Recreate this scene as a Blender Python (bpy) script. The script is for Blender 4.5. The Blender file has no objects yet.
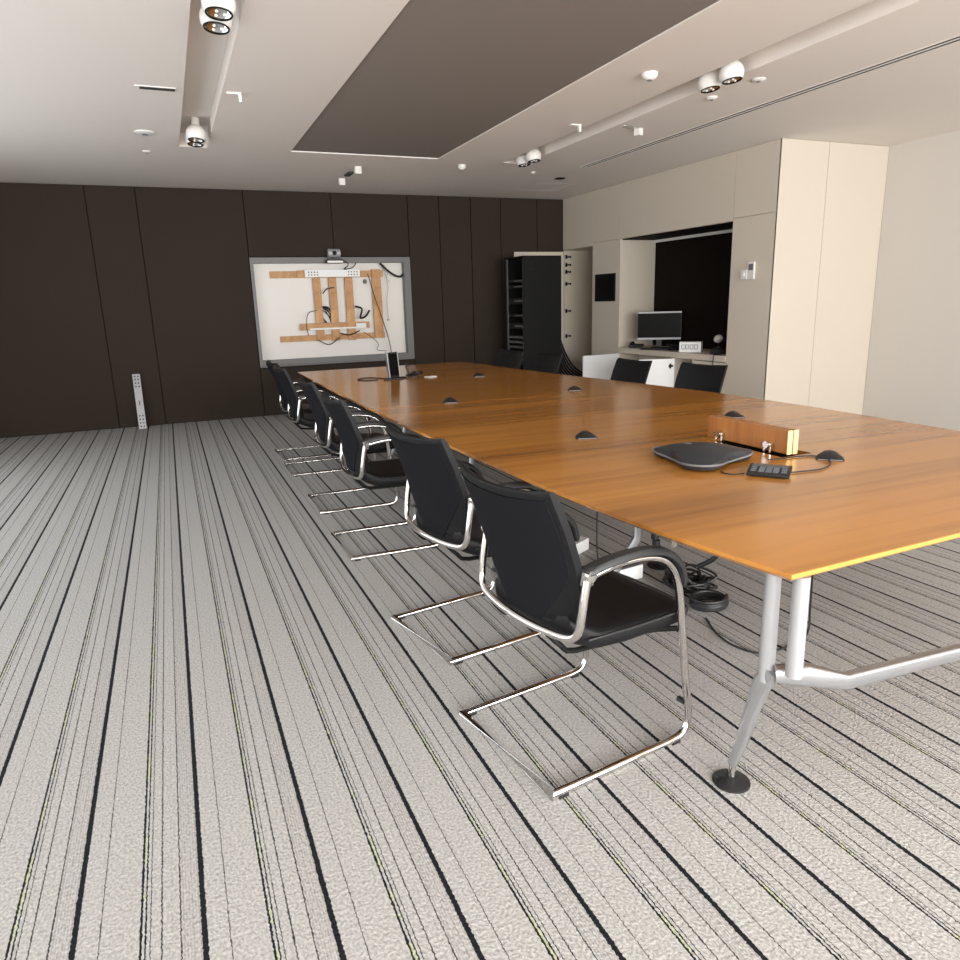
import bpy, bmesh, math, random
from mathutils import Vector, Matrix
random.seed(7)
PI = math.pi
scn = bpy.context.scene
COL = scn.collection
H = 1.45            # eye height
HC = 2.935          # ceiling height
YB = 10.195         # back wall
XR = 5.80           # joinery wall on the right
XL, XE, YR = -2.6, 7.3, -4.2

# ---------------------------------------------------------------- camera
cam_d = bpy.data.cameras.new('camera'); cam = bpy.data.objects.new('camera', cam_d); COL.objects.link(cam)
cam_d.sensor_width = 36; cam_d.sensor_fit = 'HORIZONTAL'; cam_d.lens = 714/960*36; cam_d.clip_start = .05
vY = Vector((165.5-480, 480-311, -714)).normalized()
vZ = -Vector((566-480, 480-3359, -714)).normalized()
vZ = (vZ - vZ.dot(vY)*vY).normalized(); vX = vY.cross(vZ)
cam.matrix_world = Matrix.Translation((0, 0, H)) @ Matrix((vX, vY, vZ)).to_4x4()
scn.camera = cam
# ---------------------------------------------------------------- world, light, exposure
w = bpy.data.worlds.new('sky'); scn.world = w; w.use_nodes = True
bg = w.node_tree.nodes['Background']; bg.inputs[0].default_value = (.80, .90, 1, 1); bg.inputs[1].default_value = 2.0
def area(name, loc, rot, sx, sy, power, col):
    l = bpy.data.lights.new(name, 'AREA'); l.shape = 'RECTANGLE'; l.size = sx; l.size_y = sy; l.energy = power; l.color = col
    o = bpy.data.objects.new(name, l); COL.objects.link(o); o.location = loc; o.rotation_euler = rot
    return o
# daylight through the rear wall windows, and an added side fill on the left
area('window_daylight', (2.3, YR-.25, 1.45), (math.radians(96), 0, 0), 9.2, 2.5, 1050, (1, .982, .965))
area('window_daylight_side', (XL-.25, 4.55, 1.45), (math.radians(90), 0, math.radians(-90)), 6.6, 2.5, 60, (1, .955, .90))  # added to brighten the far carpet, right wall and ceiling
vs = scn.view_settings; vs.view_transform = 'Standard'; vs.look = 'None'; vs.gamma = 1; vs.use_curve_mapping = False
vs.exposure = 0.1

# ---------------------------------------------------------------- materials
def newmat(name):
    m = bpy.data.materials.new(name); m.use_nodes = True
    nt = m.node_tree; b = nt.nodes['Principled BSDF']
    return m, nt, b
def N(nt, t, **kw):
    n = nt.nodes.new(t)
    for k, v in kw.items(): setattr(n, k, v)
    return n
def mat(name, col, rough=.6, metal=0, bump=0, bscale=200, var=0, vscale=3, spec=None, emit=None, coat=0):
    m, nt, b = newmat(name)
    b.inputs['Base Color'].default_value = (*col, 1); b.inputs['Roughness'].default_value = rough; b.inputs['Metallic'].default_value = metal
    if spec is not None: b.inputs['Specular IOR Level'].default_value = spec
    if coat: b.inputs['Coat Weight'].default_value = coat; b.inputs['Coat Roughness'].default_value = .1
    tc = N(nt, 'ShaderNodeTexCoord')
    if var:
        n = N(nt, 'ShaderNodeTexNoise'); n.inputs['Scale'].default_value = vscale; n.inputs['Detail'].default_value = 4
        nt.links.new(tc.outputs['Object'], n.inputs['Vector'])
        mx = N(nt, 'ShaderNodeMix', data_type='RGBA')
        mx.inputs[6].default_value = (*[c*(1-var) for c in col], 1); mx.inputs[7].default_value = (*[min(1, c*(1+var)) for c in col], 1)
        nt.links.new(n.outputs[0], mx.inputs[0]); nt.links.new(mx.outputs[2], b.inputs['Base Color'])
    if bump:
        n = N(nt, 'ShaderNodeTexNoise'); n.inputs['Scale'].default_value = bscale
        nt.links.new(tc.outputs['Object'], n.inputs['Vector'])
        bp = N(nt, 'ShaderNodeBump'); bp.inputs['Strength'].default_value = bump; bp.inputs['Distance'].default_value = .002
        nt.links.new(n.outputs[0], bp.inputs['Height']); nt.links.new(bp.outputs[0], b.inputs['Normal'])
    if emit:
        b.inputs['Emission Color'].default_value = (*emit[0], 1); b.inputs['Emission Strength'].default_value = emit[1]
    return m
def wood(name, dark, light, scale=(1.2, 26, 26), rough=.25, axis_rot=(0, 0, 0), coat=0, fine=.35, bands=.6):
    m, nt, b = newmat(name); L = nt.links
    tc = N(nt, 'ShaderNodeTexCoord'); mp = N(nt, 'ShaderNodeMapping'); mp.inputs['Scale'].default_value = scale; mp.inputs['Rotation'].default_value = axis_rot
    L.new(tc.outputs['Object'], mp.inputs[0])
    n1 = N(nt, 'ShaderNodeTexNoise'); n1.inputs['Scale'].default_value = 1; n1.inputs['Detail'].default_value = 5; n1.inputs['Distortion'].default_value = .4
    n2 = N(nt, 'ShaderNodeTexNoise'); n2.inputs['Scale'].default_value = .22; n2.inputs['Detail'].default_value = 2
    n3 = N(nt, 'ShaderNodeTexNoise'); n3.inputs['Scale'].default_value = 6; n3.inputs['Detail'].default_value = 3
    for n in (n1, n2, n3): L.new(mp.outputs[0], n.inputs['Vector'])
    a = N(nt, 'ShaderNodeMath', operation='MULTIPLY_ADD'); a.inputs[1].default_value = bands; L.new(n2.outputs[0], a.inputs[0]); 
    s1 = N(nt, 'ShaderNodeMath', operation='MULTIPLY'); s1.inputs[1].default_value = 1.0-fine; L.new(n1.outputs[0], s1.inputs[0]); L.new(s1.outputs[0], a.inputs[2])
    a2 = N(nt, 'ShaderNodeMath', operation='MULTIPLY_ADD'); a2.inputs[1].default_value = fine; L.new(n3.outputs[0], a2.inputs[0]); L.new(a.outputs[0], a2.inputs[2])
    cr = N(nt, 'ShaderNodeValToRGB'); e = cr.color_ramp.elements
    e[0].position = .5; e[0].color = (*dark, 1); e[1].position = 1.02; e[1].color = (*light, 1)
    L.new(a2.outputs[0], cr.inputs[0]); L.new(cr.outputs[0], b.inputs['Base Color'])
    b.inputs['Roughness'].default_value = rough; b.inputs['Coat Weight'].default_value = coat; b.inputs['Coat Roughness'].default_value = .12
    return m
def carpet_mat():
    m, nt, b = newmat('striped loop carpet'); L = nt.links
    tc = N(nt, 'ShaderNodeTexCoord'); sp = N(nt, 'ShaderNodeSeparateXYZ'); L.new(tc.outputs['Object'], sp.inputs[0])
    def noise(sc, vec=(1, 1, 1), detail=2):
        mp = N(nt, 'ShaderNodeMapping'); mp.inputs['Scale'].default_value = vec; L.new(tc.outputs['Object'], mp.inputs[0])
        n = N(nt, 'ShaderNodeTexNoise'); n.inputs['Scale'].default_value = sc; n.inputs['Detail'].default_value = detail
        L.new(mp.outputs[0], n.inputs['Vector']); return n.outputs[0]
    def M(op, a, c, d=None):
        n = N(nt, 'ShaderNodeMath', operation=op)
        for i, v in enumerate((a, c, d)):
            if v is None: continue
            if isinstance(v, (int, float)): n.inputs[i].default_value = v
            else: L.new(v, n.inputs[i])
        return n.outputs[0]
    jit = M('MULTIPLY_ADD', noise(120, detail=1), .008, -.004)
    u = M('ADD', M('ADD', sp.outputs[0], jit), .100)
    PER = .2885
    t = M('FRACT', M('DIVIDE', u, PER), 0)
    cr = N(nt, 'ShaderNodeValToRGB'); cr.color_ramp.interpolation = 'CONSTANT'
    base = (.405, .40, .388); bk = (.012, .013, .016); gy = (.05, .05, .05); rib = (.33, .32, .31); lt = (.38, .37, .36)
    bands = [(0, bk), (.0135, base), (.0610, gy), (.0642, base), (.074, lt), (.0755, base), (.150, bk), (.1562, base), (.1622, bk), (.1655, base),
             (.1725, (.06, .06, .06)), (.1755, base), (.1975, gy), (.2010, base), (.222, lt), (.2235, base), (.2410, gy), (.2445, base)]
    x = .2475
    while x < .284: bands += [(x, rib), (x+.0028, base)]; x += .0072
    el = cr.color_ramp.elements
    while len(el) > 1: el.remove(el[-1])
    el[0].position = 0; el[0].color = (*bands[0][1], 1)
    for p, c in bands[1:]:
        e = el.new(p/PER); e.color = (*c, 1)
    L.new(t, cr.inputs[0])
    # green flecked yarn beside the strong thin line
    g = M('MULTIPLY', M('GREATER_THAN', t, .156/PER), M('LESS_THAN', t, .162/PER))
    g = M('MULTIPLY', g, M('GREATER_THAN', noise(1.0, (3.4, 7, 1), 2), .53))
    mx = N(nt, 'ShaderNodeMix', data_type='RGBA'); L.new(M('MULTIPLY', g, .28), mx.inputs[0]); L.new(cr.outputs[0], mx.inputs[6]); mx.inputs[7].default_value = (.50, .58, .16, 1)
    # loop texture
    lp = noise(125, (1, .8, 1), 2)
    cl = M('MULTIPLY_ADD', lp, 1.15, .43)
    mul = N(nt, 'ShaderNodeMix', data_type='RGBA', blend_type='MULTIPLY'); mul.inputs[0].default_value = 1
    cmb = N(nt, 'ShaderNodeCombineColor'); [L.new(cl, cmb.inputs[i]) for i in range(3)]
    L.new(mx.outputs[2], mul.inputs[6]); L.new(cmb.outputs[0], mul.inputs[7]); L.new(mul.outputs[2], b.inputs['Base Color'])
    b.inputs['Roughness'].default_value = .95; b.inputs['Specular IOR Level'].default_value = .15
    bp = N(nt, 'ShaderNodeBump'); bp.inputs['Strength'].default_value = .7; bp.inputs['Distance'].default_value = .005
    L.new(lp, bp.inputs['Height']); L.new(bp.outputs[0], b.inputs['Normal'])
    return m
M_ = {
 'carpet': carpet_mat(),
 'ceil': mat('ceiling paint', (.80, .745, .69), .85, bump=.05, bscale=60),
 'taupe': mat('taupe ceiling panel', (.225, .195, .172), .8),
 'fabric': mat('dark brown wall fabric', (.032, .023, .017), .85, bump=.25, bscale=500, var=.10, vscale=2, spec=.25),
 'gap': mat('dark shadow gap', (.008, .007, .006), .9),
 'beige': mat('beige joinery laminate', (.64, .57, .475), .55, var=.02, vscale=1.5),
 'wall': mat('off white wall paint', (.62, .58, .53), .85),
 'white': mat('white laminate', (.80, .80, .79), .4),
 'offwhite': mat('white plastic', (.78, .76, .72), .4),
 'backer': mat('dark brown niche backing', (.007, .004, .003), .7, spec=.1),
 'table': wood('oiled teak veneer', (.235, .085, .014), (.53, .225, .042), (.55, 13, 13), .17, fine=.2, bands=.8),
 'edge': mat('solid timber table edging', (.58, .30, .06), .35),  # brighter yellow stands for window light on the near end
 'lid': wood('red brown veneer of the lid', (.22, .075, .014), (.44, .175, .042), (14, 30, 1.2), .35),
 'lidedge': mat('pale lid edging', (.80, .62, .28), .4),
 'pine': wood('pine batten', (.30, .13, .045), (.66, .38, .17), (7, 9, 7), .6, fine=.4),
 'chrome': mat('polished chrome', (.72, .70, .68), .09, 1),
 'alu': mat('brushed aluminium', (.62, .62, .63), .3, 1),
 'silver': mat('silver painted steel', (.38, .38, .39), .4, .2),
 'cast': mat('cast aluminium', (.50, .51, .53), .28, .85),
 'frame': mat('grey aluminium frame', (.12, .115, .11), .45, .1),
 'board': mat('white board panel', (.74, .71, .66), .45),
 'leather': mat('black leather', (.008, .008, .009), .5, bump=.1, bscale=300, spec=.22),
 'mesh': mat('black woven back fabric', (.009, .009, .011), .85, bump=.6, bscale=900, spec=.12),
 'arm': mat('black armrest plastic', (.018, .019, .020), .45),
 'plastic': mat('black plastic', (.012, .012, .013), .45),
 'phone': mat('charcoal speaker cloth', (.020, .022, .027), .5, bump=.25, bscale=900),
 'grey': mat('grey plastic', (.16, .16, .17), .4),
 'keys': mat('grey keys', (.13, .14, .16), .45),
 'lcd': mat('grey lcd glass', (.10, .10, .09), .15),
 'screen': mat('dark monitor glass', (.004, .004, .004), .35, spec=.08),
 'rack': mat('black powder coat', (.005, .005, .005), .6, spec=.2),
 'cable': mat('black cable sheath', (.010, .010, .011), .45),
 'cableg': mat('grey cable sheath', (.45, .45, .44), .5),
 'vent': mat('dark vent slot', (.05, .045, .04), .8),
 'bulb': mat('halogen lamp glass', (.85, .85, .82), .08, .2),
}

# ---------------------------------------------------------------- mesh helpers
def catmull(pts, n=6):
    P = [Vector(p) for p in pts]
    if len(P) < 3: return P
    Q = [2*P[0]-P[1]] + P + [2*P[-1]-P[-2]]
    out = []
    for i in range(1, len(Q)-2):
        a, b, c, d = Q[i-1:i+3]
        for k in range(n):
            t = k/n
            out.append(.5*((2*b)+(-a+c)*t+(2*a-5*b+4*c-d)*t*t+(-a+3*b-3*c+d)*t**3))
    out.append(P[-1]); return out
class MB:
    def __init__(s): s.bm = bmesh.new()
    def box(s, x0, x1, y0, y1, z0, z1, M=None, bevel=0):
        vs = [s.bm.verts.new((x, y, z)) for x in (x0, x1) for y in (y0, y1) for z in (z0, z1)]
        fs = [s.bm.faces.new([vs[i] for i in f]) for f in ((0, 1, 3, 2), (4, 6, 7, 5), (0, 4, 5, 1), (2, 3, 7, 6), (0, 2, 6, 4), (1, 5, 7, 3))]
        if M is not None: bmesh.ops.transform(s.bm, matrix=M, verts=vs)
        if bevel:
            es = list({e for f in fs for e in f.edges})
            bmesh.ops.bevel(s.bm, geom=es, offset=bevel, segments=2, affect='EDGES', profile=.7)
        return s
    def rings(s, R, cap=True, closed=True):
        V = [[s.bm.verts.new(p) for p in r] for r in R]
        n = len(V[0])
        for a, b in zip(V, V[1:]):
            for i in range(n if closed else n-1):
                j = (i+1) % n
                s.bm.faces.new((a[i], a[j], b[j], b[i]))
        if cap:
            s.bm.faces.new(V[0][::-1]); s.bm.faces.new(V[-1])
        return s
    def tube(s, pts, r, n=10, smooth=0, cap=True, flat=1.0):
        P = catmull(pts, smooth) if smooth else [Vector(p) for p in pts]
        P = [p for i, p in enumerate(P) if i == 0 or (p-P[i-1]).length > 1e-5]
        rr = r if callable(r) else (lambda t: r)
        T = []
        for i in range(len(P)):
            a = (P[i]-P[i-1]).normalized() if i else None
            b = (P[i+1]-P[i]).normalized() if i < len(P)-1 else None
            T.append(((a or b)+(b or a)).normalized())
        up = Vector((0, 0, 1)) if abs(T[0].z) < .9 else Vector((1, 0, 0))
        u = T[0].cross(up).normalized(); R = []
        for i, p in enumerate(P):
            if i:
                u = (u - T[i]*u.dot(T[i]))
                u = u.normalized() if u.length > 1e-4 else T[i].orthogonal().normalized()
            v = T[i].cross(u)
            k = 1.0
            if 0 < i < len(P)-1:
                c = (P[i]-P[i-1]).normalized().dot(T[i]); k = 1/max(c, .6)
            q = rr(i/(len(P)-1))
            R.append([p+(u*math.cos(2*PI*j/n)*q*k+v*math.sin(2*PI*j/n)*q*flat) for j in range(n)])
        return s.rings(R, cap)
    def cyl(s, p0, p1, r0, r1=None, n=20):
        r1 = r0 if r1 is None else r1
        return s.tube([p0, p1], lambda t: r0+(r1-r0)*t, n)
    def lathe(s, prof, c=(0, 0, 0), n=24, cap=True, M=None):
        R = []
        for r, z in prof:
            ring = [Vector((r*math.cos(2*PI*j/n), r*math.sin(2*PI*j/n), z)) for j in range(n)]
            if M is not None: ring = [M @ p for p in ring]
            R.append([p+Vector(c) for p in ring])
        return s.rings(R, cap)
    def prism(s, outline, z0, z1, M=None):
        R = [[Vector((x, y, z)) for x, y in outline] for z in (z0, z1)]
        if M is not None: R = [[M @ p for p in r] for r in R]
        return s.rings(R)
    def build(s, name, m, parent=None, smooth=False, bevel=0, seg=2):
        bmesh.ops.recalc_face_normals(s.bm, faces=s.bm.faces)
        me = bpy.data.meshes.new(name); s.bm.to_mesh(me); s.bm.free()
        me.materials.append(M_[m] if isinstance(m, str) else m)
        o = bpy.data.objects.new(name, me); COL.objects.link(o)
        if parent: o.parent = parent
        if smooth:
            for p in me.polygons: p.use_smooth = True
            try: me.set_sharp_from_angle(angle=math.radians(40))
            except Exception: pass
        if bevel:
            b = o.modifiers.new('bevel', 'BEVEL'); b.width = bevel; b.segments = seg; b.limit_method = 'ANGLE'; b.angle_limit = math.radians(40)
        return o
def tag(o, label, cat, group=None, kind=None):
    o['label'] = label; o['category'] = cat
    if group: o['group'] = group
    if kind: o['kind'] = kind
    return o
def thing(name, label, cat, loc=(0, 0, 0), rz=0, group=None):
    o = bpy.data.objects.new(name, None); COL.objects.link(o); o.empty_display_size = .1
    o.location = loc; o.rotation_euler = (0, 0, rz)
    return tag(o, label, cat, group)
def struct(o, label=None):
    o['kind'] = 'structure'
    if label: o['label'] = label
    return o
def copy_tree(o, parent=None):
    c = o.copy(); COL.objects.link(c); c.parent = parent
    for ch in list(o.children): copy_tree(ch, c)
    return c
def slab_cells(mb, u0, u1, v0, v1, holes, put):
    us = sorted({u0, u1, *[h[0] for h in holes], *[h[1] for h in holes]}); vs_ = sorted({v0, v1, *[h[2] for h in holes], *[h[3] for h in holes]})
    us = [u for u in us if u0 <= u <= u1]; vs_ = [v for v in vs_ if v0 <= v <= v1]
    for a, b in zip(us, us[1:]):
        run = None
        for c, d in zip(vs_, vs_[1:]):
            mu, mv = (a+b)/2, (c+d)/2
            if any(h[0] < mu < h[1] and h[2] < mv < h[3] for h in holes):
                if run: put(a, b, *run); run = None
            else: run = (run[0], d) if run else (c, d)
        if run: put(a, b, *run)

# ================================================================ SETTING
mb = MB(); mb.box(XL-.3, XE+.3, YR-.3, YB+.4, -.12, 0)
struct(mb.build('floor', 'carpet'), 'grey loop carpet with black pinstripes running towards the dark wall')

# ceiling with two lamp troughs and a broad shallow recess
LT = (.30, .55, 1.2, 7.72); RT = (3.63, 3.88, 1.2, 7.72); RC = (1.32, 2.86, .6, 7.70); SD = (4.62, 4.72, 1.5, 7.72)
mb = MB()
slab_cells(mb, XL-.3, XE+.3, YR-.3, YB+.4, [LT, RT, RC, SD], lambda a, b, c, d: mb.box(a, b, c, d, HC, HC+.12))
mb.box(XL-.3, XE+.3, YR-.3, YB+.4, HC+.121, HC+.16)
ceil = struct(mb.build('ceiling', 'ceil'), 'pale ceiling with two long lamp troughs and a taupe recess')
mb = MB(); mb.box(RC[0], RC[1], RC[2], RC[3]-.006, HC+.010, HC+.119); mb.build('recess_panel', 'taupe', ceil)['label'] = 'broad taupe recessed ceiling panel'
mb = MB(); mb.box(RC[0], RC[1], RC[3]-.006, RC[3]-.001, HC+.001, HC+.119); mb.build('recess_lip', 'offwhite', ceil)['label'] = 'thin white lip at the far end of the recess'

# back wall: dark fabric panels with a rectangular cut out for the board
BX0, BX1, BZ0, BZ1 = 1.12, 3.27, .73, 2.06
wall = MB()
slab_cells(wall, XL-.3, XE+.3, 0, HC, [(BX0, BX1, BZ0, BZ1)], lambda a, b, c, d: wall.box(a, b, YB+.03, YB+.35, c, d))
wall.box(BX0-.05, BX1+.05, YB+.30, YB+.40, BZ0-.05, BZ1+.05)
wb = struct(wall.build('wall_back', 'gap'), 'dark far wall covered with brown black fabric panels')
g = .005
seams = [XL, -.72, -.17, 1.09]
def fpanel(x0, x1, z0, z1, dy=0):
    m = MB(); m.box(x0+g, x1-g, YB-dy, YB+.029, z0+g, z1-.004, bevel=.006)
    return m.build('fabric_panel', 'fabric', wb)
for i, (a, b) in enumerate(zip(seams, seams[1:])): fpanel(a, b, 0, HC, .004*(i % 2))
fpanel(1.09, 2.22, BZ1+.045, HC, .003); fpanel(2.22, 3.30, BZ1+.045, HC, 0)
fpanel(1.09, 3.30, 0, BZ0-.075, 0)
rs = [3.30, 3.77, 4.26, 4.74, 5.35, XR-.002]
for i, (a, b) in enumerate(zip(rs, rs[1:])): fpanel(a, b, 0, HC, .004*((i+1) % 2))

# rear wall with windows, left wall with made-up ones for the fill (behind and beside the photographer)
def window_wall(name, u0, u1, wins, put, label):
    m = MB(); slab_cells(m, u0, u1, 0, HC, [(a, b, .12, 2.75) for a, b in wins], lambda a, b, c, d: put(m, a, b, c, d))
    return struct(m.build(name, 'wall'), label)
rw = [(-2.2, .0), (.12, 2.3), (2.42, 4.6), (4.72, 6.9)]
window_wall('wall_rear', XL-.3, XE+.3, rw, lambda m, a, b, c, d: m.box(a, b, YR-.2, YR, c, d), 'pale rear wall with tall windows')
lw = [(1.2, 3.3), (3.45, 5.6), (5.75, 7.9)]  # unseen openings, added to let the side fill in
window_wall('wall_left', YR, YB+.03, lw, lambda m, a, b, c, d: m.box(XL-.2, XL, a, b, c, d), 'pale left wall with three tall windows')
k = 1
for (a, b) in rw:
    m = MB()
    for (p, q, r_, s_) in ((a, a+.05, .12, 2.75), (b-.05, b, .12, 2.75), (a+.05, b-.05, .12, .18), (a+.05, b-.05, 2.69, 2.75)): m.box(p, q, YR-.14, YR-.08, r_, s_)
    struct(m.build('window_%d' % k, 'frame'), 'grey framed tall window in the rear wall'); k += 1
for (a, b) in lw:
    m = MB()
    for (p, q, r_, s_) in ((a, a+.05, .12, 2.75), (b-.05, b, .12, 2.75), (a+.05, b-.05, .12, .18), (a+.05, b-.05, 2.69, 2.75)): m.box(XL-.14, XL-.08, p, q, r_, s_)
    struct(m.build('window_%d' % k, 'frame'), 'grey framed tall window in the left wall'); k += 1

# right wall: beige joinery with a tall cupboard recess, a desk niche and a projecting end face
NY0, NY1, NZ1, ND = 6.47, 8.62, 2.225, 6.39
TY0, TZ1 = 9.33, 2.19
YC = 5.84
core = MB()
slab_cells(core, YC+.02, YB+.03, 0, HC, [(NY0, NY1, 0, NZ1), (TY0, YB+.03, 0, TZ1)], lambda a, b, c, d: core.box(XR+.02, XR+.04 if False else ND, a, b, c, d))
core.box(ND, XE+.2, YC+.02, YB+.03, 0, HC)
wr = struct(core.build('wall_right', 'beige'), 'beige joinery wall with desk niche and open tall cupboard')
def jp(y0, y1, z0, z1, name='joinery_panel'):
    m = MB(); m.box(XR, XR+.019, y0+.0025, y1-.0025, z0+.0025, z1-.0025, bevel=.0015); return m.build(name, 'beige', wr)
jp(YC, 6.47, 2.25, HC); jp(YC, 6.47, 0, 2.25)
jp(6.47, 8.68, NZ1, HC); jp(8.68, 9.33, NZ1, HC); jp(9.33, YB, TZ1, HC)
jp(8.62, 9.33, 0, NZ1)
for x0, x1 in ((XR, 6.44), (6.44, 7.3)):
    m = MB(); m.box(x0+(.0 if x0 == XR else .0025), x1-.0025, YC, YC+.019, .003, HC-.003, bevel=.0015); m.build('end_panel', 'beige', wr)['label'] = 'brightly lit beige end panel'
m = MB(); m.box(XE, XE+.2, YR, YC, 0, HC); struct(m.build('wall_east', 'wall'), 'pale side wall right of the table')
m = MB(); m.box(ND-.012, ND-.001, NY0+.002, NY1-.002, .775, NZ1-.002); m.build('niche_backing', 'backer', wr)['label'] = 'dark brown backing of the desk niche'
m = MB(); m.box(XR+.03, ND-.013, NY0+.002, NY1-.002, NZ1-.014, NZ1-.002); m.build('niche_ceiling', 'backer', wr)
m = MB(); m.box(ND-.05, ND-.02, NY0+.01, NY1-.01, NZ1-.05, NZ1-.016); m.build('light_rail', 'offwhite', wr)

m = MB(); m.box(XR+.02, ND-.002, YB-.002, YB+.028, .003, TZ1-.003); m.build('recess_side', 'beige', wr)

# ================================================================ CHAIR
def make_chair():
    t = thing('cantilever_chair', 'x', 'chair')
    W = .265
    side = [(.125, .678), (.24, .694), (.35, .690), (.43, .664), (.480, .610), (.503, .53), (.525, .38), (.550, .20), (.567, .10), (.566, .055), (.540, .022), (.49, .0125), (.43, .0125)]
    sm = catmull([(x, W, z) for x, z in side], 4)
    left = list(sm) + [Vector((.0, W, .0125))]
    right = [Vector((p.x, -p.y, p.z)) for p in reversed(left)]
    m = MB(); m.tube(left+right, .0128, 12); m.build('sled_frame', 'chrome', t, smooth=True)['label'] = 'chrome cantilever sled frame'
    # rear support bar with upturned posts
    half = [(.125, .268, .690), (.112, .268, .63), (.100, .268, .56), (.094, .262, .515), (.086, .235, .487), (.074, .17, .478), (.062, .08, .476), (.058, 0, .476)]
    full = catmull(half, 4); full = list(full)+[Vector((p.x, -p.y, p.z)) for p in reversed(full[:-1])]
    m = MB(); m.tube(full, .0132, 12); m.build('support_bar', 'chrome', t, smooth=True)['label'] = 'chrome support bar curving under the backrest'
    for s in (1, -1):
        m = MB(); m.cyl((.125, s*.245, .686), (.125, s*.285, .686), .017); m.box(.108, .14, s*.262-.012, s*.262+.012, .653, .697, bevel=.004)
        m.build('arm_bracket', 'chrome', t, smooth=True)
        # arm pad
        pp = catmull([(.118, .692), (.20, .706), (.30, .710), (.38, .702), (.445, .676), (.492, .626), (.512, .565)], 5)
        R = []
        for i, p in enumerate(pp):
            q = pp[min(i+1, len(pp)-1)]-pp[max(i-1, 0)]; q = Vector((q.x, q.y)).normalized(); nx, nz = -q.y, q.x
            f = i/(len(pp)-1); hw = .025-.006*max(0, f-.7)/.3; th = .020
            prof = [(-hw, -.004), (-hw, .006), (-hw*.7, th*.75), (0, th*.9), (hw*.7, th*.75), (hw, .006), (hw, -.004), (0, -.006)]
            if i in (0, len(pp)-1): prof = [(a*.8, b_*.8) for a, b_ in prof]
            R.append([Vector((p.x+nx*b_, s*W+a, p.y+nz*b_)) for a, b_ in prof])
        m = MB(); m.rings(R); m.build('armrest', 'arm', t, smooth=True)
        for (gx, nm) in ((.505, 'glide'), (.03, 'glide')):
            m = MB(); m.box(gx-.018, gx+.018, s*W-.0135, s*W+.0135, .0, .010, bevel=.002); m.build(nm, 'plastic', t)
        m = MB(); m.cyl((.556, s*(W-.035), .13), (.556, s*(W-.008), .13), .010, n=10); m.build('bumper', 'plastic', t)
    # seat pad: rounded sections along its depth
    R = []
    for x, hw, zt, zb in ((.100, .18, .530, .475), (.110, .205, .545, .450), (.14, .222, .520, .430), (.20, .238, .490, .408), (.30, .245, .480, .404), (.42, .245, .480, .404), (.52, .243, .478, .404), (.572, .235, .472, .407), (.600, .216, .460, .416), (.607, .19, .450, .426)):
        h = (zt-zb)/2; zc = (zt+zb)/2; ring = []
        for j in range(28):
            a = 2*PI*j/28; ca, sa = math.cos(a), math.sin(a)
            yy = hw*math.copysign(abs(ca)**.28, ca); zz = h*math.copysign(abs(sa)**.55, sa)
            dish = .006*(1-(yy/hw)**2) if sa > 0 else 0
            ring.append(Vector((x, yy, zc+zz-dish)))
        R.append(ring)
    m = MB(); m.rings(R); m.build('seat', 'leather', t, smooth=True)
    m = MB(); m.tube(catmull([(.15, -.240, .464), (.35, -.247, .461), (.52, -.245, .461), (.584, -.218, .456), (.611, -.1, .452), (.613, 0, .452), (.611, .1, .452), (.584, .218, .456), (.52, .245, .461), (.35, .247, .461), (.15, .240, .464)], 4), .004, 6)
    m.build('seat_piping', 'arm', t, smooth=True)
    for s in (1, -1):
        m = MB(); m.tube([(.066, s*.15, .474), (.10, s*.17, .435), (.16, s*.17, .400), (.42, s*.19, .398), (.512, s*.255, .41)], .009, 8, smooth=3); m.build('seat_support', 'rack', t, smooth=True)
    # backrest
    def back_x(z): 
        pts = [(.43, .112), (.50, .098), (.60, .084), (.70, .062), (.80, .028), (.90, -.014), (.95, -.038)]
        for (z0, x0), (z1, x1) in zip(pts, pts[1:]):
            if z <= z1: return x0+(x1-x0)*(z-z0)/(z1-z0)
        return pts[-1][1]
    def back_w(z):
        pts = [(.44, .17), (.50, .205), (.56, .228), (.64, .243), (.72, .250), (.82, .250), (.90, .247), (.95, .244)]
        for (z0, x0), (z1, x1) in zip(pts, pts[1:]):
            if z <= z1: return x0+(x1-x0)*(z-z0)/(z1-z0)
        return pts[-1][1]
    R = []
    K = 13
    zs = [.488, .493, .51, .54, .58, .63, .70, .76, .82, .88, .915, .932, .938]
    for iz, z in enumerate(zs):
        e = {0: .35, 1: .8, len(zs)-1: .35, len(zs)-2: .8}.get(iz, 1)
        hw = back_w(z); ring = []
        def pt(u, off):
            zz = z + (.016*(u*u-.55) if z > .80 else 0)*(1 if z > .90 else .5)
            return Vector((back_x(z)+.040*abs(u)**2.2+off, u*hw, zz))
        us = [-1+2*i/(K-1) for i in range(K)]
        for u in us: ring.append(pt(u, -.016*e*(1-.55*abs(u)**6)))
        for u in reversed(us): ring.append(pt(u, .022*e*(1-.2*abs(u)**6)))
        R.append(ring)
    m = MB(); m.rings(R); m.build('backrest', 'leather', t, smooth=True)
    # woven panel on the rear of the back, tapering to a narrow foot
    R = []
    for z in (.490, .505, .54, .59, .64, .68, .74, .80, .86, .895, .912):
        wz = back_w(z)
        pw = min(wz-.018, .085+(z-.49)*.80)
        outer, inner = [], []
        for i in range(K):
            yy = -pw+2*pw*i/(K-1); u = yy/wz
            bx = back_x(z)+.040*abs(u)**2.2
            zz = z+(.016*(u*u-.55)*(1 if z > .90 else .5) if z > .80 else 0)
            outer.append(Vector((bx-.0195*(1-.5*abs(u)**6), yy, zz))); inner.append(Vector((bx-.008, yy, zz)))
        R.append(outer+inner[::-1])
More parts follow.
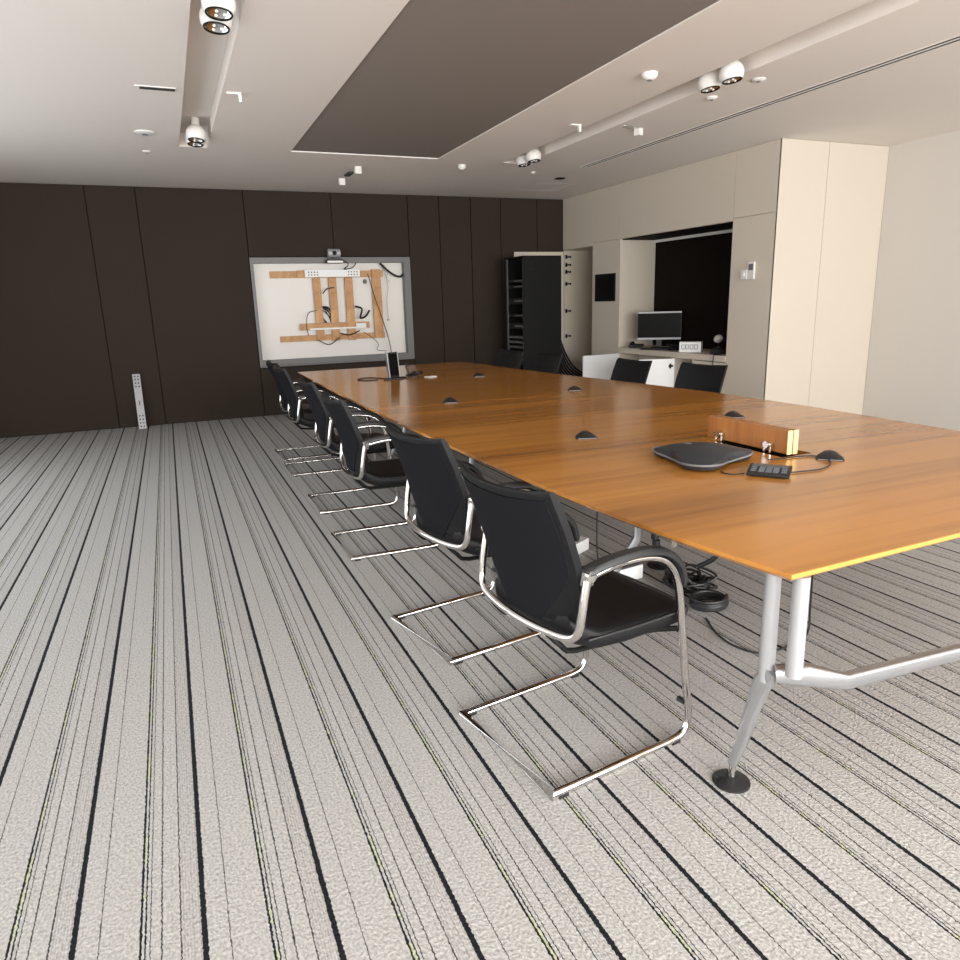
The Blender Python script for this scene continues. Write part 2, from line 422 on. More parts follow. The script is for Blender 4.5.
    m = MB(); m.rings(R); m.build('back_panel', 'mesh', t, smooth=True)['label'] = 'woven fabric panel on the rear of the back'
    return t
chair = make_chair()
GL, GR = 'chairs along the left side of the table', 'chairs along the right side of the table'
spots = [
 ((.852, 1.885), 8.6, 'black chair nearest the camera, the one with its whole seat and armrest in view', GL),
 ((.865, 2.782), 9.5, 'second black chair from the camera, its back just behind the nearest chair', GL),
 ((.828, 4.195), 0, 'third black chair from the camera on the left side, armrest over the carpet stripes', GL),
 ((.860, 5.250), -1, 'fourth black chair from the camera on the left side of the table', GL),
 ((.855, 6.55), 0, 'fifth black chair from the camera, partly behind the fourth on the left side', GL),
 ((.885, 7.27), 1, 'farthest black chair on the left side, below the bottom left corner of the wall board', GL),
 ((4.09, 4.80), 180+10, 'black chair across the table nearest the camera, in front of the beige wall panel', GR),
 ((3.93, 5.56), 180+5, 'black chair across the table in front of the white open cupboard doors', GR),
 ((3.80, 6.92), 180+4, 'dark chair across the table in front of the black equipment rack side', GR),
 ((3.68, 7.64), 180+12, 'dark chair across the table farthest away, in front of the rack shelves', GR)]
for i, ((x, y), a, lab, gr) in enumerate(spots):
    o = chair if i == 0 else copy_tree(chair)
    o.location = (x, y, 0); o.rotation_euler = (0, 0, math.radians(a)); tag(o, lab, 'chair', gr)
    if gr == GR: o.scale = (.95, .95, .95)

# ================================================================ CONFERENCE TABLE
TZ = .76
KT = .9718
tb = thing('conference_table', 'very long boat shaped wooden conference table on silver legs', 'table', (2.4, 4.8, 0))
lft = [(1.41, 1.285), (1.335, 1.75), (1.285, 2.4), (1.258, 3.3), (1.245, 4.4), (1.246, 5.6), (1.256, 6.9), (1.285, 8.27)]
rgt = [(3.25, 8.27), (3.335, 7.96), (3.40, 6.9), (3.50, 5.95), (3.60, 5.3), (3.67, 4.7), (3.72, 4.1), (3.72, 3.3), (3.66, 2.4), (3.55, 1.36)]
lft = [(x*KT, y*KT) for x, y in lft]; rgt = [(x*KT, y*KT) for x, y in rgt]
ol = [p.xy for p in catmull([(x, y, 0) for x, y in lft], 6)] + [p.xy for p in catmull([(x, y, 0) for x, y in rgt], 5)]
c0 = Vector((2.4, 4.8))
def inset(pts, d):
    n = len(pts); out = []
    for i in range(n):
        e1 = (pts[i]-pts[i-1]).normalized(); e2 = (pts[(i+1) % n]-pts[i]).normalized()
        n1 = Vector((e1.y, -e1.x)); n2 = Vector((e2.y, -e2.x)); b = (n1+n2).normalized()
        b = b/max(b.dot(n1), .5); out.append(pts[i]+b*d)
    return out
# the outline runs clockwise (left side up, right side down): normals (y,-x) point inwards
LX0, LX1, LY0, LY1 = 2.375, 2.55, 2.27, 2.80   # opening of the cable hatch
rg = [(inset(ol, .0015), TZ), (ol, TZ-.0015), (ol, TZ-.012), (inset(ol, .022), TZ-.028)]
loc = lambda p, z: Vector((p[0]-c0.x, p[1]-c0.y, z))
def top_with_hole(z, outline, bm):
    pass
bm = bmesh.new()
V = [[bm.verts.new(loc(p, z)) for p in pts] for pts, z in rg]
for a, b in zip(V, V[1:]):
    for i in range(len(a)): bm.faces.new((a[i], a[(i+1) % len(a)], b[(i+1) % len(a)], b[i]))
def cap(ring, z):
    hole = [bm.verts.new(loc(p, z)) for p in ((LX0, LY0), (LX1, LY0), (LX1, LY1), (LX0, LY1))]
    he = [bm.edges.new((hole[i], hole[(i+1) % 4])) for i in range(4)]
    re = [bm.edges.get((ring[i], ring[(i+1) % len(ring)])) for i in range(len(ring))]
    bmesh.ops.triangle_fill(bm, use_beauty=True, edges=re+he)
    return hole
h1 = cap(V[0], TZ); h2 = cap(V[-1], TZ-.028)
for i in range(4): bm.faces.new((h1[i], h1[(i+1) % 4], h2[(i+1) % 4], h2[i]))
bmesh.ops.recalc_face_normals(bm, faces=bm.faces)
# rear window light painted as a yellower colour on the near end rim
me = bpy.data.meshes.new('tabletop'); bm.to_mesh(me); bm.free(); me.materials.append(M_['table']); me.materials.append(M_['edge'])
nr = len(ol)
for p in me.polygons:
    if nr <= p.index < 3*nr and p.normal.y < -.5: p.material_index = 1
top = bpy.data.objects.new('tabletop', me); COL.objects.link(top); top.parent = tb
top['label'] = 'glossy orange brown wooden tabletop'
def leg_set(xh, y, xf, dy, mirror, full=True):
    """one trestle: two pale tubes, a cast arm down to a foot pad"""
    s = -1 if mirror else 1
    L = lambda x, yy, z: (x-c0.x, yy-c0.y, z)
    lg = MB(); lg.cyl(L(xh, y, .385), L(xh, y, TZ-.029), .0225, .0215, 24); lg.cyl(L(xh+s*.008, y-s*.088, .44), L(xh+s*.008, y-s*.088, TZ-.029), .0225, .0215, 24)
    o = lg.build('leg', 'silver', tb, smooth=True); o['label'] = 'pair of pale grey tubular uprights'
    # cast arm (rounded rectangular section)
    def bar(pts, ws, hs, name, par):
        R = []
        P = [Vector(p) for p in pts]
        for i, p in enumerate(P):
            T = (P[min(i+1, len(P)-1)]-P[max(i-1, 0)]).normalized()
            sd = T.cross(Vector((0, 0, 1)));
            sd = sd.normalized() if sd.length > .15 else Vector((0, 1, 0))
            up = sd.cross(T).normalized(); w_, h_ = ws[i], hs[i]; ring = []
            for j in range(16):
                a = 2*PI*j/16; ca, sa = math.cos(a), math.sin(a)
                ring.append(p+sd*w_*math.copysign(abs(ca)**.5, ca)+up*h_*math.copysign(abs(sa)**.5, sa))
            R.append(ring)
        m = MB(); m.rings(R); q = m.build(name, 'cast', par, smooth=True); return q
    f = bar([L(xh+s*.004, y-s*.02, .425), L(xh, y+.005, .385), L(xh-s*.012, y+dy*.30, .29), L(xh+(xf-xh)*.75, y+dy*.7, .15), L(xf, y+dy, .065)], [.020, .022, .018, .014, .011], [.02, .026, .020, .016, .013], 'foot', tb)
    f['label'] = 'cast aluminium foot arm'
    m = MB(); m.cyl(L(xf, y+dy, .018), L(xf, y+dy, .07), .011, n=14); m.build('foot_stem', 'chrome', f, smooth=True)
    m = MB(); m.lathe([(.056, 0), (.056, .006), (.045, .012), (.020, .020), (.014, .024)], L(xf, y+dy, 0), 28); m.build('foot_pad', 'plastic', f, smooth=True)['label'] = 'round black foot pad'
    return bar
B0 = leg_set(1.440, 1.375, 1.42, .085, False)
L = lambda x, yy, z: (x-c0.x, yy-c0.y, z)
for (ya, xa, xb, ztop) in ((1.375, 1.440, 3.25, .42), (2.78, 2.02, 2.9, .39), (4.75, 1.95, 2.9, .39), (6.4, 1.95, 2.85, .39), (7.8, 1.60, 2.85, .42)):
    if ya > 1.5: leg_set(xa, ya, xa-.14, .05, False)
    leg_set(xb, ya-.088, xb+.05 if ya < 1.5 else xb+.14, -.06 if ya < 1.5 else -.05, True)
    B0([L(xa, ya-.03, ztop), L(xa+.06, ya-.07, ztop+.005), L(xa+.22, ya-.075, ztop-.055), L((xa+xb)/2, ya-.06, ztop-.10), L(xb-.22, ya-.03, ztop-.055), L(xb-.06, ya-.04, ztop+.005), L(xb, ya-.06, ztop)],
       [.022, .024, .018, .018, .018, .024, .022], [.022, .032, .024, .022, .024, .032, .022], 'cross_beam', tb)
# cable hatch: twin standing lids
for (x0, nm) in ((2.422, 'hatch_lid'), (2.455, 'hatch_lid')):
    m = MB(); m.box(x0-.013, x0+.013, LY0+.012, LY1-.012, TZ+.006, TZ+.112)
    o = m.build(nm, 'lid', tb, bevel=.004); o.location = (-c0.x, -c0.y, 0); o['label'] = 'upright red brown lid of the cable hatch'
    m = MB(); m.box(x0-.0135, x0+.0135, LY0+.004, LY0+.012, TZ+.004, TZ+.112); e = m.build('lid_edge', 'lidedge', o, bevel=.004); e['label'] = 'pale wooden end edge'
for yy in (2.38, 2.69):
    m = MB(); m.box(2.388, 2.408, yy-.030, yy+.030, TZ+.030, TZ+.044, bevel=.003); m.cyl((2.397, yy-.018, TZ+.001), (2.397, yy-.018, TZ+.04), .006, n=10); m.cyl((2.397, yy+.018, TZ+.001), (2.397, yy+.018, TZ+.04), .006, n=10); m.cyl((2.384, yy, TZ+.036), (2.409, yy, TZ+.036), .016, n=14)
    o = m.build('hatch_hinge', 'chrome', tb, smooth=True); o.location = (-c0.x, -c0.y, 0)
m = MB(); m.box(LX0, LX1, LY0, LY1, TZ-.12, TZ-.11); m.box(LX0-.01, LX0, LY0, LY1, TZ-.12, TZ-.03); m.box(LX1, LX1+.01, LY0, LY1, TZ-.12, TZ-.03); m.box(LX0-.01, LX1+.01, LY0-.01, LY0, TZ-.12, TZ-.03); m.box(LX0-.01, LX1+.01, LY1, LY1+.01, TZ-.12, TZ-.03)
o = m.build('hatch_box', 'rack', tb); o.location = (-c0.x, -c0.y, 0)

# ---------------------------------------------------------------- things on the table
def conference_phone():
    t = thing('conference_phone', 'charcoal winged conference speakerphone on the table beside the upright hatch lids', 'speakerphone', (2.035, 2.385, TZ+.001), math.radians(-11))
    # three-lobed outline with concave sides
    n = 60
    def rad(a):
        k = (1+math.cos(3*a))/2
        return .135+.095*k**1.3
    R = []
    for f, z in ((.88, .004), (.96, .008), (1.0, .018), (.985, .025), (.90, .036), (.74, .052), (.55, .064), (.35, .071), (.15, .0745), (.02, .075)):
        ring = []
        for j in range(n):
            a = 2*PI*j/n; r = rad(a)*f
            k = (1+math.cos(3*a))/2
            zz = z if z < .02 else .021+.050*(1-(r/.23)**2)+.004*(1-f)
            if z > .015: zz = max(zz, .020)+.006*k*f*f
            ring.append(Vector((r*math.cos(a), r*math.sin(a), zz)))
        R.append(ring)
    m = MB(); m.rings(R); m.build('body', 'phone', t, smooth=True)
    m = MB(); m.tube([Vector((rad(2*PI*j/n)*1.003*math.cos(2*PI*j/n), rad(2*PI*j/n)*1.003*math.sin(2*PI*j/n), .017+.012*(1+math.cos(3*2*PI*j/n))/2)) for j in range(n+1)], .0045, 6)
    m.build('rim', 'grey', t, smooth=True)
    m = MB()
    for a in (0, 2*PI/3, 4*PI/3):
        m.lathe([(.014, 0), (.014, .006), (.010, .010)], (.13*math.cos(a), .13*math.sin(a), 0), 14)
    m.build('feet', 'plastic', t)
    m = MB(); m.lathe([(.016, 0), (.016, .001)], (-.05, .03, .0735), 20); m.build('emblem', 'grey', t)
    for a in (0, 2*PI/3, 4*PI/3):
        m = MB(); m.box(-.012, .012, -.004, .004, 0, .003, Matrix.Translation((.165*math.cos(a), .165*math.sin(a), .044)) @ Matrix.Rotation(a+PI/2, 4, 'Z')); m.build('indicator', 'chrome', t)
    return t
conference_phone()
kp = thing('keypad', 'small dark phone keypad with grey display and keys, tilted on the table before the speakerphone', 'keypad', (2.095, 2.06, TZ+.001), math.radians(-52))
m = MB()
T = Matrix.Rotation(math.radians(9), 4, 'X')
m.box(-.078, .078, -.055, .055, .006, .020, T @ Matrix.Translation((0, 0, .004)), bevel=.006); m.build('body', 'plastic', kp, smooth=True)
m = MB(); m.box(-.066, .066, .022, .047, .0245, .0255, T); m.build('display', 'lcd', kp)
for r in range(4):
    for c in range(3):
        m = MB(); m.box(-.036+c*.026, -.015+c*.026, .008-r*.015, .017-r*.015, .0235, .0265, T, bevel=.001); m.build('key', 'keys', kp)
for s in (-1, 1):
    for r in range(3):
        m = MB(); m.box(s*.056-.010, s*.056+.010, .006-r*.019, .016-r*.019, .0235, .0262, T, bevel=.001); m.build('soft_key', 'keys', kp)
m = MB(); m.box(-.06, .06, -.05, .05, 0, .006, bevel=.001); m.build('base', 'plastic', kp)
z = TZ+.0045
m = MB(); m.tube([(2.16, 2.04, z), (2.23, 2.03, z), (2.32, 2.02, z), (2.42, 2.06, z), (2.49, 2.13, z), (2.50, 2.20, z), (2.44, 2.235, z), (2.36, 2.24, z), (2.28, 2.25, z)], .003, 8, smooth=6)
tag(m.build('phone_cord', 'cable', smooth=True), 'thin black cord looping on the table right of the keypad', 'cable')
m = MB(); m.tube([(1.97, 2.19, z), (1.955, 2.15, z), (1.98, 2.12, z), (2.02, 2.115, z)], .0025, 8, smooth=6)
tag(m.build('link_cord', 'cable', smooth=True), 'thin black cord between the speakerphone and the keypad', 'cable')

def mic(loc, rz):
    t = thing('boundary_microphone', 'x', 'microphone', (loc[0], loc[1], TZ+.001), rz)
    R = []
    for y, hw, h in ((-.052, .052, .005), (-.045, .056, .012), (-.015, .054, .026), (.012, .046, .033), (.035, .030, .026), (.052, .014, .008)):
        R.append([Vector((-hw, y, 0)), Vector((-hw*.96, y, h*.35)), Vector((-hw*.5, y, h*.85)), Vector((0, y, h)), Vector((hw*.5, y, h*.85)), Vector((hw*.96, y, h*.35)), Vector((hw, y, 0))])
    m = MB(); m.rings(R); m.build('housing', 'plastic', t, smooth=True)
    m = MB(); m.box(-.048, .048, -.0555, -.050, .0005, .005, bevel=.001); m.build('front_strip', 'grey', t)['label'] = 'thin silver front strip'
    return t
mics = [((1.955, 3.20), -20, 'black wedge microphone nearest the chairs, left of the speakerphone'),
        ((1.84, 4.90), -10, 'black wedge microphone on the far half of the table, left of centre'),
        ((2.75, 6.50), -10, 'smallest looking black wedge microphone, farthest along the table'),
        ((2.94, 4.98), -25, 'black wedge microphone on the far right half of the table, before the white cupboard doors'),
        ((3.04, 3.30), -30, 'black wedge microphone just behind the upright hatch lids'),
        ((2.60, 2.22), -45, 'black wedge microphone right of the hatch lids, at the end of the cord')]
m0 = mic((0, 0), 0)
for i, (p, a, lab) in enumerate(mics):
    o = m0 if i == 0 else copy_tree(m0)
    o.location = (p[0]*KT, p[1]*KT, TZ+.001); o.rotation_euler = (0, 0, math.radians(a)); tag(o, lab, 'microphone', 'wedge microphones on the table')
bpy.data.objects
# small upright touch panel with its cables
tp = thing('table_control_panel', 'small black upright control panel with silver sides at the far end of the table', 'control panel', (1.93, 6.62, TZ+.001), math.radians(22))
m = MB(); m.box(-.056, .056, -.012, .012, .012, .25, Matrix.Rotation(math.radians(-6), 4, 'X'), bevel=.004); m.build('housing', 'plastic', tp)
for s in (-1, 1):
    m = MB(); m.box(s*.0605-.004, s*.0605+.004, -.014, .018, .008, .255, Matrix.Rotation(math.radians(-6), 4, 'X'), bevel=.003); m.build('side_trim', 'alu', tp)
m = MB(); m.box(-.048, .048, -.0135, -.0125, .03, .235, Matrix.Rotation(math.radians(-6), 4, 'X')); m.build('display', 'screen', tp)
m = MB(); m.prism([(-.15, -.05), (.02, -.085), (.13, -.03), (.10, .07), (-.08, .07)], 0, .012); m.build('base', 'plastic', tp, bevel=.003)
m = MB()
P = []
for q in range(26):
    a = q*.85; P.append((2.10+.05*math.cos(a)+.0035*q, 6.66+.05*math.sin(a), z+.010+.0012*q+.008*math.sin(q*2.3)))
m.tube(P, .007, 6, smooth=4)
tag(m.build('cable_tangle', 'cable', smooth=True), 'black cable heaped just right of the small upright control panel', 'cable')
m = MB(); m.tube([(1.84, 6.70, z), (1.76, 6.85, z), (1.66, 6.84, z), (1.60, 6.72, z), (1.66, 6.62, z), (1.76, 6.60, z)], .0045, 6, smooth=5)
tag(m.build('cable_loop', 'cable', smooth=True), 'thin black cable loop on the table left of the small control panel', 'cable')
m = MB(); m.box(-.05, .05, -.035, .035, 0, .008, bevel=.001)
o = m.build('note_card', 'white'); o.location = (2.27, 6.55, TZ+.001); o.rotation_euler = (0, 0, .3); tag(o, 'small white card lying right of the upright control panel', 'card')

# ---------------------------------------------------------------- under the table
def squiggle(mb_, cx, cy, z0, z1, r, n, rad, seed, pts=7):
    rnd = random.Random(seed)
    for _ in range(n):
        P = []
        for k_ in range(pts):
            P.append((cx+rnd.uniform(-r, r), cy+rnd.uniform(-r, r)*1.1, rnd.uniform(z0, z1)))
        mb_.tube(P, rad, 6, smooth=5)
m = MB(); rnd = random.Random(4); P = []
for q in range(70):
    a = q*.9; rr_ = rnd.uniform(.05, .13)
    P.append((2.28+rr_*math.cos(a), 2.72+rr_*1.1*math.sin(a), .015+.10*rnd.random()*(1-abs(q-35)/60)))
m.tube(P, .0065, 6, smooth=4)
tag(m.build('cable_tangle', 'cable', smooth=True), 'black cable heaped in a tangle on the carpet under the table', 'cable')
m = MB(); m.tube([(2.44, 2.5, .62), (2.40, 2.52, .42), (2.33, 2.58, .22), (2.28, 2.66, .14)], .012, 8, smooth=6)
tag(m.build('drop_cable', 'cable', smooth=True), 'thick black cable dropping from the table hatch to the tangle on the carpet', 'cable')
m = MB()
m.tube([(2.22+(.085+.004*math.sin(a*.9))*math.cos(a*.3927), 2.50+.075*math.sin(a*.3927), .010+.003*a*.25) for a in range(64)], .009, 8)
tag(m.build('cable_coil', 'cable', smooth=True), 'coiled black cable ring lying on the carpet under the table', 'cable')
m = MB(); m.tube([(2.12, 2.40, .005), (2.06, 2.264, .005), (2.045, 2.13, .005), (2.11, 2.03, .005), (2.32, 2.045, .005), (2.44, 2.11, .006), (2.45, 2.12, .10), (2.44, 2.12, .40), (2.44, 2.14, .60)], .0045, 8, smooth=8)
tag(m.build('floor_cable', 'cable', smooth=True), 'thin black cable on the carpet running behind the nearest table leg', 'cable')
m = MB(); m.tube([(2.0, 3.14, .70), (1.99, 3.13, .4), (1.985, 3.12, .13), (2.0, 3.1, .02)], .004, 6, smooth=5)
tag(m.build('hanging_cable', 'cable', smooth=True), 'thin black cable hanging straight down from the table behind the nearest chair', 'cable')
pb = thing('power_supply_box', 'white power box on the carpet under the table behind the nearest armrest', 'power box', (2.08, 3.02, 0), math.radians(8))
m = MB(); m.box(-.085, .075, -.08, .08, 0, .075, bevel=.004); m.build('casing', 'white', pb)
m = MB(); m.box(-.08, .07, -.075, .075, .0755, .077); m.build('cover', 'grey', pb)
m = MB(); m.box(-.14, .10, -.03, .03, 0, .07, bevel=.003)
o = m.build('socket_strip', 'white'); o.location = (2.05, 3.45, 0); o.rotation_euler = (0, 0, .5); tag(o, 'white socket strip on the carpet under the table behind the nearest chair back', 'socket strip')
kn = thing('clamp', 'black clamp knob with silver neck hanging under the table edge', 'clamp', (1.70, 2.15, 0))
kn.location = (2.0, 2.50, 0)
m = MB(); m.cyl((0, 0, .385), (0, 0, .415), .040, n=20); m.cyl((-.03, .03, .40), (-.03, .03, TZ-.03), .018, n=14); m.build('knob', 'plastic', kn, smooth=True)
m = MB(); m.cyl((0, 0, .345), (0, 0, .385), .018, n=16); m.build('neck', 'chrome', kn, smooth=True)
cs = thing('cable_spine', 'black segmented cable spine standing on the carpet beneath the table', 'cable spine', (2.35, 3.05, 0))
m = MB()
for q in range(18): m.cyl((-.06*math.sin(q*.18), 0, .015+q*.038), (-.06*math.sin(q*.18), 0, .043+q*.038), .022, n=10)
m.tube([(-.06*math.sin(q*.18), 0, .01+q*.038) for q in range(19)], .008, 6); m.build('links', 'plastic', cs, smooth=True)
m = MB(); m.lathe([(.07, 0), (.07, .008), (.03, .014)], (0, 0, 0), 20); m.build('base', 'plastic', cs)

# ================================================================ BACK WALL BOARD
bd = thing('wall_recess_board', 'white backed recess in the dark wall with a grey metal frame', 'board', (2.2, YB, 1.4))
LB = lambda x: x-2.2
ZB = 1.4
m = MB(); m.box(LB(BX0+.004), LB(BX1-.004), .10, .104, BZ0+.004-ZB, BZ1-.004-ZB); m.build('backing', 'board', bd)
m = MB()
for (a, b, c, d) in ((1.093, 1.135, .66, 2.10), (3.20, 3.298, .66, 2.10), (1.135, 3.20, 2.025, 2.10), (1.135, 3.20, .66, .755)): m.box(LB(a), LB(b), -.010, .0, c-ZB, d-ZB)
for (a, b, c, d) in ((1.127, 1.135, .755, 2.025), (3.20, 3.208, .755, 2.025), (1.127, 3.208, 2.025, 2.033), (1.127, 3.208, .747, .755)): m.box(LB(a), LB(b), .0, .099, c-ZB, d-ZB)
m.build('frame', 'frame', bd, bevel=.002)
m = MB(); m.box(LB(1.12), LB(2.55), -.05, -.011, .672-ZB, .692-ZB, bevel=.004); m.build('pen_tray', 'frame', bd)
# timber battens
def batten(x0, x1, z0, z1, y0, y1, sl=0, label=''):
    m = MB(); cx, cz = (x0+x1)/2, (z0+z1)/2
    m.box(-(x1-x0)/2, (x1-x0)/2, 0, y1-y0, -(z1-z0)/2, (z1-z0)/2, bevel=.003)
    o = m.build('timber_batten', 'pine'); o.location = (cx, YB+y0, cz); o.rotation_euler = (0, sl, 0)
    tag(o, label, 'batten', 'pine battens inside the wall recess'); return o
batten(1.345, 2.91, 1.835, 1.925, .066, .099, 0, 'horizontal pine batten at the top of the recess')
batten(1.405, 2.885, .985, 1.065, .066, .099, 0, 'lowest horizontal pine batten, at the bottom of the recess')
batten(1.905, 2.008, 1.00, 1.832, .034, .065, -.004, 'left of the three upright pine battens')
batten(2.118, 2.225, .975, 1.832, .034, .065, .004, 'middle of the three upright pine battens, with dark knots')
batten(2.343, 2.455, .975, 1.832, .034, .065, 0, 'right of the three upright pine battens')
batten(2.735, 2.865, .985, 1.94, .034, .065, .0, 'lone upright pine batten at the right side of the recess')
batten(1.68, 2.65, 1.135, 1.225, .002, .033, 0, 'short horizontal pine batten crossing the three uprights')
batten(1.70, 1.80, 1.84, 1.93, .034, .065, 0, 'short pine offcut block left of the white bracket rail')
m = MB(); m.box(0, .76, 0, .032, 0, .10)
br = m.build('bracket_rail', 'white', bevel=.003); br.location = (1.80, YB+.002-.0, 1.84); tag(br, 'white perforated screen bracket rail across the top battens', 'bracket')
m = MB()
for q in (.05, .09, .13, .17, .60, .64, .68, .72):
    for zz in (.03, .065): m.cyl((q, -.0015, zz), (q, .0, zz), .009, n=10)
m.build('rail_holes', 'gap', br)
m = MB(); m.box(0, .80, -.0, .014, 0, .022); o = m.build('lower_rail', 'offwhite'); o.location = (1.80, YB-.013, 1.136); tag(o, 'thin white rail screwed along the short crossing batten', 'rail')
m = MB(); m.box(0, .14, 0, .02, 0, .05); o = m.build('rail_end_plate', 'offwhite'); o.location = (2.45, YB-.04, 1.155); tag(o, 'white end plate at the right of the crossing batten', 'plate')
# wall cables
m = MB()
yw = YB+.03
P = []
for q in range(60):
    a = q*.7; P.append((2.06+.10*math.cos(a)*(1-.3*math.sin(q*.31)), YB+.078+.014*math.sin(q*1.9), 1.30+.15*math.sin(a*.97)))
m.tube(P, .006, 6, smooth=3)
m.tube([(1.78, yw-.03, 1.06), (1.76, yw-.03, 1.2), (1.80, yw-.03, 1.36), (1.92, yw-.03, 1.40)], .005, 6, smooth=6)
m.tube([(2.02, yw-.03, 1.62), (2.08, yw-.03, 1.68), (2.18, yw-.03, 1.70)], .008, 6, smooth=6)
m.tube([(1.90, yw-.05, 1.0), (2.05, yw-.06, .93), (2.2, yw-.06, 1.02)], .007, 6, smooth=6)
m.tube([(2.22, yw-.03, 1.08), (2.35, yw-.06, 1.05), (2.5, yw-.03, 1.10)], .008, 6, smooth=6)
m.tube([(2.46, yw-.03, 1.44), (2.55, yw-.04, 1.40), (2.52, yw-.04, 1.28), (2.60, yw-.04, 1.30), (2.66, yw-.04, 1.38)], .014, 6, smooth=6)
tag(m.build('wall_cables', 'cable', smooth=True), 'tangled black cables behind and between the pine uprights', 'cable')
m = MB(); m.tube([(2.66, YB-.03, 1.88), (2.73, YB-.03, 1.6), (2.82, YB-.03, 1.3), (2.90, YB-.04, 1.0), (2.93, YB-.05, .80), (2.90, YB-.10, .72), (2.88, YB-.6, .60), (2.75, YB-1.4, .62), (2.6, 8.30, .70), (2.52, 8.09, .775), (2.44, 7.9, z+.004), (2.25, 7.2, z+.004), (2.12, 6.80, z+.004)], .006, 6, smooth=8)
tag(m.build('long_cable', 'cable', smooth=True), 'long black cable from the upper right batten down to the control panel', 'cable')
m = MB(); m.tube([(2.86, YB+.02, 2.02), (2.95, YB+.01, 1.93), (3.05, YB+.01, 1.86), (3.14, YB+.01, 1.83), (3.19, YB+.03, 1.86)], .014, 8, smooth=6)
tag(m.build('thick_cable', 'cable', smooth=True), 'thick black cable drooping in the top right corner of the recess', 'cable')
m = MB(); m.tube([(2.88, YB+.06, 2.01), (2.93, YB+.05, 1.9), (2.97, YB+.05, 1.7), (2.94, YB+.05, 1.5), (2.95, YB+.05, 1.25)], .004, 6, smooth=6); m.lathe([(.02, -.012), (.02, .012)], (2.95, YB+.05, 1.235), 10)
m.tube([(2.92, YB+.04, 2.0), (2.97, YB+.03, 1.92), (2.95, YB+.03, 1.82), (3.0, YB+.03, 1.76)], .004, 6, smooth=6)
tag(m.build('grey_cable', 'cableg', smooth=True), 'thin grey cable hanging right of the lone upright batten', 'cable')
m = MB(); m.tube([(2.58, YB+.08, 1.08), (2.70, YB+.0, .98), (2.76, YB-.0, .90), (2.74, YB-.0, .82), (2.88, YB-.02, .80)], .004, 6, smooth=6)
tag(m.build('loose_cable', 'cable', smooth=True), 'thin loose cable dangling below the crossing batten', 'cable')
m = MB(); m.lathe([(.002, -.03), (.028, -.01), (.028, .01), (.012, .035)], (0, 0, 0), 12); o = m.build('cable_clip', 'grey', smooth=True); o.location = (2.64, YB+.07, 1.77); tag(o, 'small grey clip on the white backing right of the bracket rail', 'clip')
# video camera above the board
vc = thing('video_camera', 'silver video conference camera mounted on the top edge of the wall recess', 'camera', (2.19, YB-.10, 2.075))
m = MB(); m.box(-.085, .085, -.05, .045, -.022, .0, bevel=.004); m.build('base', 'plastic', vc)
m = MB(); m.box(-.11, .11, -.050, .085, -.060, -.023, bevel=.004); m.build('bracket', 'plastic', vc)
m = MB(); m.box(-.105, .105, -.058, -.0505, -.056, -.030); m.build('front_plate', 'offwhite', vc)
m = MB(); m.cyl((-.082, 0, .07), (.082, 0, .07), .058, n=28); m.build('head', 'silver', vc, smooth=True)
m = MB(); m.cyl((0, -.050, .07), (0, -.075, .07), .030, .027, 20); m.build('lens', 'screen', vc, smooth=True)
m = MB(); m.tube([(2.28, YB-.12, 2.07), (2.38, YB-.10, 2.0), (2.33, YB-.05, 1.94), (2.45, YB-.03, 1.96), (2.52, YB-.0, 2.03)], .007, 6, smooth=6)
tag(m.build('camera_cable', 'cable', smooth=True), 'short black cable hanging from the video camera over the recess frame', 'cable')

# ---------------------------------------------------------------- metal rail leaning on the wall
rl = thing('steel_rail', 'tall white perforated steel rail leaning against the dark wall at the left', 'rail', (-.445, YB-.20, 0))
T = Matrix.Rotation(math.radians(-13.5), 4, 'X')
T = Matrix.Rotation(math.radians(-14), 4, 'X')
m = MB(); m.box(-.044, .044, -.003, .0, 0.0, .70, T); m.box(-.044, -.041, 0, .03, .0, .70, T); m.box(.041, .044, 0, .03, .0, .70, T); m.build('channel', 'silver', rl)
m = MB()
for zz in (.03, .075, .12, .165, .54, .585, .63, .67):
    for s in (-1, 1): m.box(s*.018-.008, s*.018+.008, -.0042, -.0031, zz-.009, zz+.009, T)
m.box(-.005, .005, -.0042, -.0031, .30, .36, T); m.build('slots', 'gap', rl)

# ================================================================ RIGHT SIDE
# desk in the niche
dk = thing('built_in_desk', 'beige built in desk worktop across the niche', 'desk', (XR, 7.55, 0))
m = MB(); m.box(-.008, ND-XR-.013, NY0+.002-7.55, NY1-.002-7.55, .70, .77); m.build('worktop', 'beige', dk, bevel=.003)
m = MB(); m.box(.33, .35, NY0+.004-7.55, NY1-.004-7.55, .0, .698); m.build('modesty_panel', 'beige', dk)
cu = thing('low_cupboard', 'white low cupboard below the desk with two doors left open', 'cupboard', (XR, 7.55, 0))
m = MB(); m.box(.01, .32, NY1-.024-7.55, NY1-.004-7.55, 0, .698); m.box(.01, .32, 7.44-7.55, 7.46-7.55, 0, .698); m.box(.01, .32, 7.03-7.55, 7.05-7.55, 0, .698); m.box(.01, .32, 7.48-7.55, 8.59-7.55, .02, .04); m.build('carcass', 'beige', cu)
m = MB(); m.box(.0, .019, NY0+.004-7.55, 7.03-7.55, .05, .69); m.build('front_panel', 'beige', cu)
m = MB(); m.box(-.62, 0, -.009, .009, .05, .69); d1 = m.build('door', 'white', cu, bevel=.002); d1.location = (-.0, 8.60-7.55, 0); d1.rotation_euler = (0, 0, math.radians(4)); d1['label'] = 'white door standing open, beside the tall cupboard'
